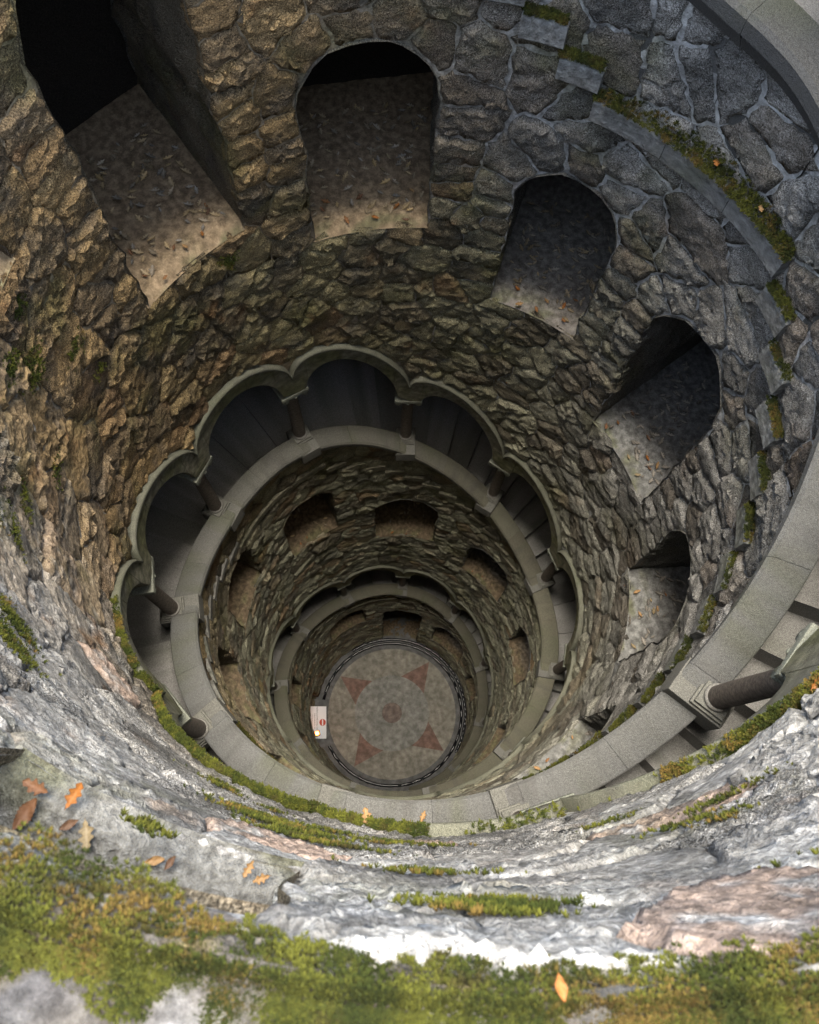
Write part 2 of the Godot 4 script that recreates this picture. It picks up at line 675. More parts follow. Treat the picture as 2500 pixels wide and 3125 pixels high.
func stone_shape(poly: PackedVector2Array, spacing: float, tint: Color, relief: float, into: Shape, chips := 0.65) -> bool:
	# an uneven dressed block: outline roughened, face bulging and chiselled
	var edge := PackedVector2Array()
	for i in poly.size():
		var p0 := poly[i]
		var p1 := poly[(i + 1) % poly.size()]
		var n := maxi(1, int(round(p0.distance_to(p1) / (spacing * 1.15))))
		for k in n:
			var p := p0.lerp(p1, float(k) / n)
			p += Vector2(nf.get_noise_2d(p.x * 2.0, p.y * 2.0 + 50.0), nf.get_noise_2d(p.x * 2.0 + 80.0, p.y * 2.0)) * 0.026
			edge.append(p)
	if edge.size() < 4:
		return false
	var lo := edge[0]
	var hi := edge[0]
	for p in edge:
		lo = lo.min(p)
		hi = hi.max(p)
	var pts := PackedVector2Array(edge)
	var dist := PackedFloat32Array()
	dist.resize(edge.size())
	var y := lo.y + spacing * 0.5
	var row := 0
	while y < hi.y:
		var x := lo.x + (row % 2) * spacing * 0.5
		while x < hi.x:
			var p := Vector2(x + rng.randf_range(-0.28, 0.28) * spacing, y + rng.randf_range(-0.28, 0.28) * spacing)
			if Geometry2D.is_point_in_polygon(p, edge):
				var d := 9.0
				for i in edge.size():
					d = minf(d, p.distance_squared_to(Geometry2D.get_closest_point_to_segment(p, edge[i], edge[(i + 1) % edge.size()])))
				d = sqrt(d)
				if d > spacing * 0.42:
					pts.append(p)
					dist.append(d)
			x += spacing
		y += spacing * 0.87
		row += 1
	var ids := Geometry2D.triangulate_delaunay(pts)
	if ids.is_empty():
		return false
	var first := into.v.size()
	var mid := (lo + hi) * 0.5
	var base := rng.randf_range(-0.004, 0.014) * relief / 0.035
	# the face is one or two flat splits, with a grain that runs its own way
	var coarse := relief * rng.randf_range(0.45, 1.0)
	var planes := []
	for i in 2:
		planes.append([Vector2(rng.randf_range(-0.09, 0.09), rng.randf_range(-0.12, 0.12)), relief * rng.randf_range(0.35, 1.1)])
	var grain := rng.randf_range(-0.7, 0.7)
	var off := Vector2(rng.randf() * 40.0, rng.randf() * 40.0)
	for i in pts.size():
		var p := pts[i]
		var d: float = dist[i]
		var bulge := 1.0 - pow(1.0 - minf(1.0, d / 0.014), 2.0)
		var cut := 1.0
		for q in planes:
			cut = minf(cut, q[1] + (p - mid).dot(q[0]))
		var g := p.rotated(grain) + off
		var rough := nf.get_noise_2d(g.x * 0.9, g.y * 2.4) * 0.7 + nf.get_noise_2d(g.x * 2.6, g.y * 6.0) * 0.8 + nz.get_noise_2d(g.x * 30.0, g.y * 60.0) * 0.5
		var high := base + bulge * (maxf(cut, 0.002) + coarse * rough)
		if i < edge.size():
			high = base * 0.5 - 0.004
		var a := rad_to_deg(p.x / RW)
		var w := at(a, RW - high, p.y)
		var streak := 1.0 + 0.34 * nz.get_noise_2d(p.rotated(grain).x * 9.0 + off.x, p.rotated(grain).y * 40.0) + 0.22 * nz.get_noise_2d(p.x * 50.0, p.y * 50.0)
		var tc := weather(tint, w, a)
		into.point(w, Color(tc.r * streak, tc.g * streak, tc.b * streak))
	for i in range(0, ids.size(), 3):
		var m := (pts[ids[i]] + pts[ids[i + 1]] + pts[ids[i + 2]]) / 3.0
		if not Geometry2D.is_point_in_polygon(m, edge):
			continue
		var cr := (pts[ids[i + 1]] - pts[ids[i]]).cross(pts[ids[i + 2]] - pts[ids[i]])
		var t0 := first + ids[i]
		var t1 := first + (ids[i + 1] if cr > 0.0 else ids[i + 2])
		var t2 := first + (ids[i + 2] if cr > 0.0 else ids[i + 1])
		if rng.randf() < chips:
			t0 = into.point(into.v[t0], into.c[t0])
			t1 = into.point(into.v[t1], into.c[t1])
			t2 = into.point(into.v[t2], into.c[t2])
		into.tri(t0, t1, t2)
	# sides that run back into the mortar
	var m0 := into.v.size()
	for i in edge.size():
		var p := edge[i]
		var a := rad_to_deg(p.x / RW)
		into.point(at(a, RW + 0.07, p.y), into.c[first + i])
	var k := edge.size()
	var ccw := not Geometry2D.is_polygon_clockwise(edge)
	for i in k:
		var j := (i + 1) % k
		if ccw:
			into.quad(first + i, m0 + i, m0 + j, first + j)
		else:
			into.quad(first + i, first + j, m0 + j, m0 + i)
	return true


func build_wall() -> void:
	var walls := [
		thing("rubble_wall", "upper turn of rough granite rubble wall from the mossy rim to the first arches", "stone wall"),
		thing("rubble_wall", "middle turn of rough rubble wall between the upper and the second ring of arches", "stone wall"),
		thing("rubble_wall", "lowest turn of dark rubble wall down to the well floor", "stone wall"),
	]
	var cuts := [300.0, 640.0]
	var eye := Vector3(0, 0, 2.0488)
	# mortar behind the stones
	var backs := [Shape.new(), Shape.new(), Shape.new()]
	var da := 1.5
	var boxes: Array[Rect2] = []
	for o in holes:
		var r := Rect2(o[0], Vector2.ZERO)
		for p in o:
			r = r.expand(p)
		boxes.append(r.grow(0.02))
	var a := ARC_FROM
	while a < STRIP_END - 0.01:
		var b := minf(a + da, STRIP_END)
		var b0 := hood(a) - 0.03
		var b1 := hood(b) - 0.03
		var t0 := wall_top(a) + (0.05 if a - 360.0 >= PAR_FROM else -0.03)
		var t1 := wall_top(b) + (0.05 if a - 360.0 >= PAR_FROM else -0.03)
		var n := maxi(1, int(ceil((t0 - b0) / 0.075)))
		var sh: Shape = backs[0 if a < cuts[0] else (1 if a < cuts[1] else 2)]
		for j in n:
			var q := PackedVector2Array([Vector2(un(a), lerpf(b0, t0, float(j) / n)), Vector2(un(b), lerpf(b1, t1, float(j) / n)), Vector2(un(b), lerpf(b1, t1, (j + 1.0) / n)), Vector2(un(a), lerpf(b0, t0, (j + 1.0) / n))])
			var r := Rect2(q[0], Vector2.ZERO).expand(q[1]).expand(q[2]).expand(q[3])
			var hit := -1
			for k in boxes.size():
				if boxes[k].intersects(r):
					hit = k
			var polys := [q] if hit < 0 else Geometry2D.clip_polygons(q, holes[hit])
			for poly in polys:
				var ids := PackedInt32Array([0, 1, 2, 0, 2, 3]) if hit < 0 else Geometry2D.triangulate_polygon(poly)
				var first := sh.v.size()
				for p in poly:
					var pa := rad_to_deg(p.x / RW)
					var w := at(pa, RW + 0.010 + 0.013 * nz.get_noise_2d(p.x * 7.0, p.y * 7.0), p.y)
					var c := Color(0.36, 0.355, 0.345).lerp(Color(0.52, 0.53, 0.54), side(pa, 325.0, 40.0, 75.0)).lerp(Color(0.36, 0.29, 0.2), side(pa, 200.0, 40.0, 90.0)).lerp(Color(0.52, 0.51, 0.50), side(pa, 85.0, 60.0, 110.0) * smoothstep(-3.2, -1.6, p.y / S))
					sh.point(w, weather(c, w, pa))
				for k in range(0, ids.size(), 3):
					var cr: float = (poly[ids[k + 1]] - poly[ids[k]]).cross(poly[ids[k + 2]] - poly[ids[k]])
					if cr > 0.0:
						sh.tri(first + ids[k], first + ids[k + 1], first + ids[k + 2])
					else:
						sh.tri(first + ids[k], first + ids[k + 2], first + ids[k + 1])
		a = b
	for k in 3:
		put("mortar", backs[k], mats.mortar, walls[k])
	# the stones
	var seeds := wall_seeds()
	var polys := cells(seeds)
	var list := []
	for i in seeds.size():
		var poly: PackedVector2Array = polys[i]
		if poly.size() < 3:
			continue
		var s := seeds[i]
		if not in_band(s):
			continue
		var inside := false
		for k in holes.size():
			if boxes[k].has_point(s) and Geometry2D.is_point_in_polygon(s, holes[k]):
				inside = true
		if inside:
			continue
		if Geometry2D.is_polygon_clockwise(poly):
			poly.reverse()
		var all := true
		for p in poly:
			if not in_band(p, 0.01):
				all = false
		if not all:
			var lo := s.x - 0.5
			poly = biggest(Geometry2D.intersect_polygons(poly, band_patch(lo, s.x + 0.5)))
			if poly.size() < 3:
				continue
		var r := Rect2(poly[0], Vector2.ZERO)
		for p in poly:
			r = r.expand(p)
		for k in holes.size():
			if boxes[k].intersects(r):
				poly = biggest(Geometry2D.clip_polygons(poly, holes[k]))
				if poly.size() < 3:
					break
		if poly.size() < 3:
			continue
		poly = biggest(Geometry2D.offset_polygon(poly, -(rng.randf_range(0.002, 0.007) if s.y < -2.3 * S else rng.randf_range(0.003, 0.011) + 0.006 * side(rad_to_deg(s.x / RW), 320.0, 35.0, 65.0)), Geometry2D.JOIN_ROUND))
		if poly.size() < 3 or area(poly) < 0.004:
			continue
		var mid := at(rad_to_deg(s.x / RW), RW, s.y)
		var d := eye.distance_to(mid)
		# foreshortening decides how large it shows
		var sight := (mid - eye) / d
		var face := -at(rad_to_deg(s.x / RW), 1.0, 0.0)
		var shows := area(poly) * absf(sight.dot(face)) / (d * d)
		if absf(wrapf(rad_to_deg(s.x / RW) - 90.0, -180.0, 180.0)) < 40.0:
			shows *= 0.5 if s.y > -5.0 else 0.02
		list.append({"poly": poly, "s": s, "d": d, "shows": shows, "wall": 0 if rad_to_deg(s.x / RW) < cuts[0] else (1 if rad_to_deg(s.x / RW) < cuts[1] else 2)})
	list.sort_custom(func(p, q): return p.shows > q.shows)
	var single := [0, 0, 0]
	var rest := [Shape.new(), Shape.new(), Shape.new()]
	var most := [298, 298, 150]
	for e in list:
		var aa := rad_to_deg(e.s.x / RW)
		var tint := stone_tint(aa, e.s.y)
		var spacing: float = clampf(0.0066 * e.d, 0.020, 0.06)
		var near := side(aa, 90.0, 25.0, 70.0)
		var blocky := side(aa, 320.0, 35.0, 65.0) * smoothstep(-2.9, -2.3, e.s.y / S)
		var relief := lerpf(0.024, 0.013, near) * rng.randf_range(0.6, 1.5)
		var w: int = e.wall
		if single[w] < most[w]:
			var sh := Shape.new()
			if stone_shape(e.poly, spacing, tint, relief, sh, 0.65 - 0.5 * near - 0.35 * blocky):
				put("stone", sh, mats.pale if tint.r > 0.42 and aa < 180.0 and aa > 0.0 else mats.stone, walls[w])
				single[w] += 1
		else:
			stone_shape(e.poly, spacing, tint, relief, rest[w], 0.65 - 0.5 * near - 0.35 * blocky)
	for k in 3:
		if rest[k].v.size():
			put("rubble_stones", rest[k], mats.stone, walls[k]).set_meta("kind", "stuff")
	print("stones ", list.size(), " seeds ", seeds.size())


# ------------------------------------------------------------------ dressed stone: parapet, ledge, arches, stairs
func sweep(s: Shape, prof: Array, a0: float, a1: float, step: float, yf: Callable, tint: Color, seed_v := 0.0) -> void:
	# a closed profile of (radius, height) carried along the angle
	var n := maxi(1, int(ceil((a1 - a0) / step)))
	for q in prof.size():
		var p0: Vector2 = prof[q]
		var p1: Vector2 = prof[(q + 1) % prof.size()]
		var rows := []
		var cols := []
		for i in n + 1:
			var a := lerpf(a0, a1, float(i) / n)
			var y: float = yf.call(a)
			var w0 := at(a, p0.x, y + p0.y)
			var w1 := at(a, p1.x, y + p1.y)
			rows.append([w0, w1])
			cols.append([weather_dressed(tint, w0, a), weather_dressed(tint, w1, a)])
		s.grid(rows, cols, false)
	for e in [0, 1]:
		var a := a0 if e == 0 else a1
		var y: float = yf.call(a)
		var ring := []
		for p in prof:
			ring.append(at(a, p.x, y + p.y))
		s.fan(ring, tint, e == 0)


func weather_dressed(c: Color, p: Vector3, a: float) -> Color:
	var b1 := nb.get_noise_3dv(p * 1.3)
	var b2 := nb.get_noise_3dv(p * 5.0 + Vector3(3, 1, 4))
	var green := smoothstep(0.0, 0.5, b1 + 0.4 * b2) * 0.5
	c = c.lerp(Color(0.14, 0.15, 0.09), green)
	c = c.lerp(Color(0.10, 0.095, 0.09), smoothstep(0.15, 0.7, b2 - 0.5 * b1) * 0.5)
	return c


func build_parapet() -> void:
	var prof := [Vector2(0.904, 0.0), Vector2(1.0, 0.0), Vector2(1.004, -0.004), Vector2(1.004, -0.37), Vector2(0.95, -0.37), Vector2(0.95, -0.115), Vector2(0.931, -0.10), Vector2(0.913, -0.066), Vector2(0.908, -0.05), Vector2(0.897, -0.048), Vector2(0.895, -0.012)]
	for i in prof.size():
		prof[i] = prof[i] * S
	var t: Node3D
	var k_now := -99
	var a := PAR_FROM
	var names_of := {-1: "first coping of the stair parapet, running down from the rim at the top", 0: "wide grey granite parapet nearest the camera, sweeping along the right edge", 1: "granite parapet of the near and left arcade with four columns on it", 2: "granite parapet of the far arcade, below the middle of the far wall", 3: "parapet on the right of the second ring down", 4: "parapet of the second ring on the near side and left", 5: "parapet of the third ring, above the well floor", 6: "lowest parapet beside the well floor"}
	var n := int(ceil((PAR_FROM - A_COL0) / (A_COL * 0.5)))
	while a < ARC_END:
		n += 1
		var b := minf(A_COL0 + n * A_COL * 0.5 - A_COL * 0.06, ARC_END)
		var k := landing((a + b) * 0.5)
		if k != k_now:
			k_now = k
			t = thing("stair_parapet", names_of.get(k, "granite stair parapet"), "parapet", Vector3.ZERO, 0.0, "parapets of the spiral stair")
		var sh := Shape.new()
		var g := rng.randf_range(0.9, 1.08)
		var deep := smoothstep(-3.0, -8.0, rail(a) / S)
		var c := Color(0.20, 0.20, 0.198).lerp(Color(0.115, 0.115, 0.115), smoothstep(-15.0, -45.0, a)).lerp(Color(0.185, 0.175, 0.135), smoothstep(-2.9, -5.0, rail(a) / S))  # upper right coping painted darker to offset strong light falling there
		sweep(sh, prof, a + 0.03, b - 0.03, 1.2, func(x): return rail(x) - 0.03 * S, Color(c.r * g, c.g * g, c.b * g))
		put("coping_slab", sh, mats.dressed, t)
		a = b


func build_ledge() -> void:
	var prof := [Vector2(0.916, -0.445), Vector2(0.918, -0.44), Vector2(0.97, -0.43), Vector2(0.97, -0.505), Vector2(0.92, -0.505), Vector2(0.916, -0.50)]
	for i in prof.size():
		prof[i] = prof[i] * S
	var w := (LAND_EVERY - LAND_LONG) / STEPS
	for k in range(-1, 6):
		var label: String = ["first pieces of stepped ledge under the topmost parapet", "stepped stone ledge with thick moss climbing beside the upper niches on the right", "stepped ledge of thin slabs under the near parapet, with a thin line of moss", "stepped ledge of small slabs above the niches of the second ring", "stepped ledge on the right side of the second ring", "thin stepped ledge low on the near side of the shaft", "narrow ledge of small slabs above the lowest niches"][k + 1]
		var t := thing("stepped_ledge", label, "ledge", Vector3.ZERO, 0.0, "stepped ledges below the parapets")
		var a0 := LAND0 + k * LAND_EVERY
		for i in range(-1, STEPS):
			var b0 := a0 if i < 0 else a0 + LAND_LONG + i * w
			var b1 := a0 + LAND_LONG if i < 0 else b0 + w
			if b0 < PAR_FROM + 12.0 or b0 > ARC_END - 20.0:
				continue
			var parts := 3 if i < 0 else 1
			for q in parts:
				var c0 := lerpf(b0, b1, float(q) / parts)
				var c1 := lerpf(b0, b1, (q + 1.0) / parts)
				var y := tread(c0 + 0.5) + rng.randf_range(-0.006, 0.006)
				var sh := Shape.new()
				var g := rng.randf_range(0.8, 1.1)
				var c := Color(0.27, 0.275, 0.275) if k < 1 else (Color(0.27, 0.265, 0.25) if k < 2 else Color(0.29, 0.27, 0.205))
				var slab := prof.duplicate()
				if k > 0:
					for v in slab.size():
						slab[v] = Vector2(maxf(slab[v].x, (0.930 + 0.3 * (slab[v].x / S - 0.916)) * S), -0.43 * S + (slab[v].y + 0.43 * S) * 0.72)
				sweep(sh, slab, c0 + 0.05, c1 - 0.05 + (0.25 if i >= 0 else 0.0), 1.5, func(_x): return y, Color(c.r * g, c.g * g, c.b * g))
				put("ledge_slab", sh, mats.ledge, t)


func build_stairs() -> void:
	var w := (LAND_EVERY - LAND_LONG) / STEPS
	for k in range(-1, 7):
		var label: String = ["top flight of grey stone steps behind the first parapet", "worn grey stone steps in front of the column at the right edge", "dark steps seen through the near left arches", "dark fan of stone steps behind the far arcade", "dark steps behind the right arches of the second ring", "steps hidden behind the second ring on the near side", "dark steps behind the third ring of arches", "last steps down to the well floor"][k + 1]
		var t := thing("stair_flight", label, "stairs", Vector3.ZERO, 0.0, "flights of the spiral stair")
		var a0 := LAND0 + k * LAND_EVERY
		for i in range(-1, STEPS):
			var b0 := a0 if i < 0 else a0 + LAND_LONG + i * w
			var b1 := a0 + LAND_LONG if i < 0 else b0 + w
			if b0 < PAR_FROM - 8.0 or b0 > ARC_END:
				continue
			var parts := 4 if i < 0 else 1
			for q in parts:
				var c0 := lerpf(b0, b1, float(q) / parts)
				var c1 := lerpf(b0, b1, (q + 1.0) / parts)
				var y := tread(c0 + 0.5)
				var sh := Shape.new()
				var prof := [Vector2(1.006 * S, -0.34 * S), Vector2(1.64 * S, -0.34 * S), Vector2(1.64 * S, -0.49 * S), Vector2(1.006 * S, -0.49 * S)]
				var g := rng.randf_range(0.8, 1.15)
				sweep(sh, prof, c0 - (0.35 if i >= 0 else 0.0) + 0.03, c1 - 0.14, 2.4, func(_x): return y, Color(0.47 * g, 0.455 * g, 0.44 * g))
				put("landing_slab" if i < 0 else "step", sh, mats.step, t)
	# the vault over the stair and its outer wall
	var p := thing("stair_passage", "dark vaulted passage of the spiral stair behind the arches", "passage")
	var vault := Shape.new()
	var prof := [Vector2(1.06, 0.80), Vector2(1.12, 0.93), Vector2(1.25, 1.0), Vector2(1.4, 1.0), Vector2(1.55, 0.92), Vector2(1.64, 0.75)]
	var rows := []
	var a := ARC_FROM
	while a <= ARC_END:
		var row := []
		for q in prof:
			row.append(at(a, q.x * S, rail(a) + q.y * S))
		rows.append(row)
		a += 3.0
	vault.grid(rows)
	for i in vault.c.size():
		vault.c[i] = Color(0.48, 0.45, 0.4)
	put("vault", vault, mats.mortar, p)
	var outer := Shape.new()
	rows = []
	var cols := []
	for j in 60:
		var y := lerpf(FLOOR_Y - 0.3, -0.54 * S, j / 59.0)
		var row := []
		var cr := []
		for i in 121:
			row.append(at(i * 3.0, 1.63 * S + 0.04 * nz.get_noise_2d(i * 3.0, y * 4.0), y))
			cr.append(Color(0.48, 0.45, 0.4))
		rows.append(row)
		cols.append(cr)
	outer.grid(rows, cols)
	put("outer_wall", outer, mats.stone, p)


func build_arches() -> void:
	var front := 0.934 * S
	var inner := 1.07 * S
	var t: Node3D
	var n0 := int(ceil((ARC_FROM - A_COL0) / A_COL))
	var n1 := int(floor((ARC_END - A_COL0) / A_COL))
	var labels := ["smooth stone arches over the nearest part of the stair on the right", "mossy arches along the near edge and the left of the shaft", "ring of scalloped stone arches across the far wall", "arches on the right side of the second turn", "arches of the second turn on the near side", "dark scalloped arches of the lower ring", "lowest arches near the floor", "last arch of the stair"]
	for n in range(n0, n1):
		if (n - n0) % 4 == 0:
			t = thing("arcade", labels[clampi((n - n0) / 4, 0, 7)], "arcade", Vector3.ZERO, 0.0, "arcades of the spiral stair")
		var deep := smoothstep(-3.0, -7.0, rail(A_COL0 + n * A_COL) / S)
		# four stones: a springer over each column, three voussoirs between
		var marks := [-0.135, 0.135, 0.39, 0.63, 0.865]
		for q in 4:
			var a0: float = A_COL0 + (n + marks[q]) * A_COL
			var a1: float = A_COL0 + (n + marks[q + 1]) * A_COL
			if a0 < ARC_FROM - 6.0:
				continue
			var sh := Shape.new()
			var g := rng.randf_range(0.8, 1.15)
			var base := Color(0.25, 0.24, 0.19).lerp(Color(0.24, 0.22, 0.145), deep)
			base = Color(base.r * g, base.g * g, base.b * g)
			var m := 14
			var face := []
			var fc := []
			var soffit := []
			var sc := []
			var top := []
			for i in m + 1:
				var a := lerpf(a0 + 0.05, a1 - 0.05, float(i) / m)
				var y0 := intrados(a)
				var y1 := hood(a)
				var bev := 0.012
				var row := []
				var cr := []
				for v in [[front + bev, y0], [front, y0 + bev], [front, lerpf(y0, y1, 0.35)], [front, lerpf(y0, y1, 0.7)], [front, y1 - 0.02]]:
					var p := at(a, v[0], v[1])
					row.append(p)
					var c := weather_dressed(base, p, a)
					var alga := smoothstep(0.0, 0.5, nb.get_noise_3dv(p * 2.0 + Vector3(5, 5, 5)) + 0.15)
					cr.append(c.lerp(Color(0.165, 0.17, 0.075), alga * 0.7))
				face.append(row)
				fc.append(cr)
				soffit.append([at(a, front + bev, y0), at(a, inner, y0)])
				sc.append([base, base])
				top.append([at(a, front, y1 - 0.02), at(a, front + 0.06, y1 - 0.02)])
			sh.grid(face, fc, true)
			sh.grid(soffit, sc, false)
			sh.grid(top, [], true)
			put("springer" if q == 0 else "voussoir", sh, mats.arch, t)
		# the hood mould that follows the arch
		var hm := Shape.new()
		var rows := []
		var cols := []
		for i in 41:
			var a := A_COL0 + (n + i / 40.0) * A_COL
			if i == 0:
				a += 0.02
			if i == 40:
				a -= 0.02
			var y := hood(a)
			var row := []
			var cr := []
			for v in [[0.06, -0.075], [-0.012, -0.072], [-0.028, -0.05], [-0.034, -0.02], [-0.028, 0.0], [-0.01, 0.012], [0.06, 0.016]]:
				var p := at(a, front + v[0], y + v[1] + 0.02)
				row.append(p)
				cr.append(weather_dressed(Color(0.23, 0.23, 0.18), p, a))
			rows.append(row)
			cols.append(cr)
		hm.grid(rows, cols, true)
		put("hood_mould", hm, mats.dressed, t)
		# the back of the arch wall, towards the stair
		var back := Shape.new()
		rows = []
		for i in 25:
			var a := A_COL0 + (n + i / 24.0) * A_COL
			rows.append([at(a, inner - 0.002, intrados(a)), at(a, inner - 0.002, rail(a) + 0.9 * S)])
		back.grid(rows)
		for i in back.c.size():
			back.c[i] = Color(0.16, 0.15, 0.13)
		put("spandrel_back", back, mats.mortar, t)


func build_columns() -> void:
	var shaft := Shape.new()
	shaft.lathe([Vector2(0.0, 1.09), Vector2(0.068, 1.09), Vector2(0.07, 0.8), Vector2(0.073, 0.5), Vector2(0.0745, 0.25), Vector2(0.0745, 0.02), Vector2(0.0745, 0.0)], 28)
	var torus := Shape.new()
	var prof := []
	for i in 13:
		var t := -PI * 0.5 + PI * i / 12.0
		prof.append(Vector2(0.072 + 0.019 * cos(t), 0.0 + 0.019 * sin(t)))
	torus.lathe(prof, 28, Color(0.29, 0.275, 0.255))
	var plinth := Shape.new()
	plinth.box(Vector3(0, -0.034, 0), Vector3(0.205, 0.034, 0.205), 0.006)
	plinth.box(Vector3(0, -0.067, 0), Vector3(0.236, 0.036, 0.236), 0.008)
	for i in plinth.c.size():
		plinth.c[i] = Color(0.235, 0.23, 0.205)
	var ped := Shape.new()
	ped.box(Vector3(0, -0.2, 0.062), Vector3(0.262, 0.235, 0.40), 0.012)
	for i in ped.c.size():
		ped.c[i] = Color(0.205, 0.20, 0.185)
	var cap := Shape.new()
	cap.lathe([Vector2(0.07, 1.07), Vector2(0.083, 1.085), Vector2(0.07, 1.10), Vector2(0.072, 1.13), Vector2(0.09, 1.19), Vector2(0.12, 1.25)], 24)
	for i in cap.c.size():
		cap.c[i] = Color(0.27, 0.27, 0.22)
	var abacus := Shape.new()
	abacus.box(Vector3(0, 1.30, 0.0), Vector3(0.325, 0.062, 0.33), 0.008)
	abacus.box(Vector3(0, 1.262, 0.0), Vector3(0.29, 0.02, 0.295), 0.004)
	for i in abacus.c.size():
		abacus.c[i] = Color(0.30, 0.31, 0.26)
	var scroll := Shape.new()
	# a volute: a drum with a boss on each end
	for e in [-1.0, 1.0]:
		var ring := []
		for r in [[0.0, 0.158], [0.012, 0.157], [0.016, 0.150], [0.024, 0.148], [0.036, 0.152], [0.04, 0.140], [0.036, 0.09], [0.03, 0.0]]:
			var row := []
			for i in 17:
				var t := TAU * i / 16.0
				row.append(Vector3(cos(t) * r[0], sin(t) * r[0], e * r[1]))
			ring.append(row)
		scroll.grid(ring, [], e < 0.0)
	for i in scroll.c.size():
		scroll.c[i] = Color(0.29, 0.30, 0.25)
	var boss := Shape.new()
	var rows := []
	for i in 7:
		var row := []
		for j in 13:
			var u := PI * i / 6.0
			var v := TAU * j / 12.0
			row.append(Vector3(sin(u) * cos(v), sin(u) * sin(v), cos(u)) * 0.024)
		rows.append(row)
	boss.grid(rows)
	for i in boss.c.size():
		boss.c[i] = Color(0.29, 0.30, 0.25)
	var meshes := {"shaft": shaft.mesh(), "torus": torus.mesh(), "plinth": plinth.mesh(), "pedestal": ped.mesh(), "bell": cap.mesh(), "abacus": abacus.mesh(), "volute": scroll.mesh(), "boss": boss.mesh()}
	var where := {
		-1: "stone column on the right arcade, first above the one at the right edge", 0: "large dark stone column at the right edge, nearest the camera, leaning outward in view", 1: "stub of column on the near parapet, mostly hidden under the pale arch", 2: "column behind the mossy arch at the bottom, only its plinth showing", 3: "dark column peeping out beside the moss strip at lower left", 4: "stone column at left under the small lichen covered arch",
		5: "stone column at upper left of the arcade, between two arches", 6: "column left of centre on the far arcade", 7: "upright column at the middle of the far arcade", 8: "column right of centre on the far arcade, dark shaft", 9: "column at the right of the arcade, below the narrow niche", 10: "short column low on the right of the first ring",
		11: "small column half hidden by the near wall, below the right niche", 15: "small column at the left of the second ring", 16: "small column at upper left of the second ring", 17: "small column left of centre on the second ring", 18: "small column at the top middle of the second ring", 19: "small column right of centre on the second ring", 20: "small dark column at the right of the second ring", 21: "lowest visible column on the right of the second ring"}
	var first: Node3D = null
	for n in range(-3, 23):
		var a := A_COL0 + n * A_COL
		var label: String = where.get(n, "stone column out of sight, number %s down the stair" % ["one", "two", "three", "four", "five", "six", "seven", "eight"][maxi(0, [-3, -2, 12, 13, 14, 22].find(n))])
		var t: Node3D
		var pos := at(a, 1.0 * S, rail(a))
		if first == null:
			t = thing("stone_column", label, "column", pos, facing(a), "columns of the spiral arcade")
			first = t
			obj("shaft", meshes.shaft, mats.shaft, t)
			var b := obj("base", meshes.plinth, mats.dressed, t)
			obj("torus", meshes.torus, mats.dressed, b)
			obj("pedestal", meshes.pedestal, mats.dressed, t)
			var c := obj("capital", meshes.bell, mats.dressed, t)
			obj("abacus", meshes.abacus, mats.dressed, c)
			for sx in [-1.0, 1.0]:
				obj("volute", meshes.volute, mats.dressed, c).position = Vector3(0.118 * sx, 1.222, 0)
			obj("boss", meshes.boss, mats.dressed, c).position = Vector3(0, 1.245, 0.145)
		else:
			t = first.duplicate()
			t.name = numbered("stone_column")
			add_child(t)
			t.position = pos
			t.rotation.y = facing(a)
			if n < 0:
				t.get_node("pedestal").free()
			tag(t, label, "column", "columns of the spiral arcade")
	first.get_node("pedestal").free()


# ------------------------------------------------------------------ floor
func disc(r0: float, r1: float, y: float, tint: Color, a0 := 0.0, a1 := 360.0, thick := 0.02) -> Shape:
	var s := Shape.new()
	var n := maxi(6, int((a1 - a0) / 5.0))
	var rows := []
	var cols := []
	for i in n + 1:
		var a := lerpf(a0, a1, float(i) / n)
		var row := []
		var cr := []
		var m := 7
		for j in m + 1:
			var r := lerpf(r0, r1, float(j) / m)
			var p := at(a, r, y)
			row.append(p)
			var b := nb.get_noise_3dv(p * 1.2) * 0.5 + nb.get_noise_3dv(p * 5.0) * 0.35
			cr.append(tint.lerp(Color(tint.r * 0.55, tint.g * 0.58, tint.b * 0.6), clampf(0.3 + b, 0.0, 1.0)))
		row.append(at(a, r1, y - thick))
		cr.append(tint)
		rows.append(row)
		cols.append(cr)
	s.grid(rows, cols, true)
	return s


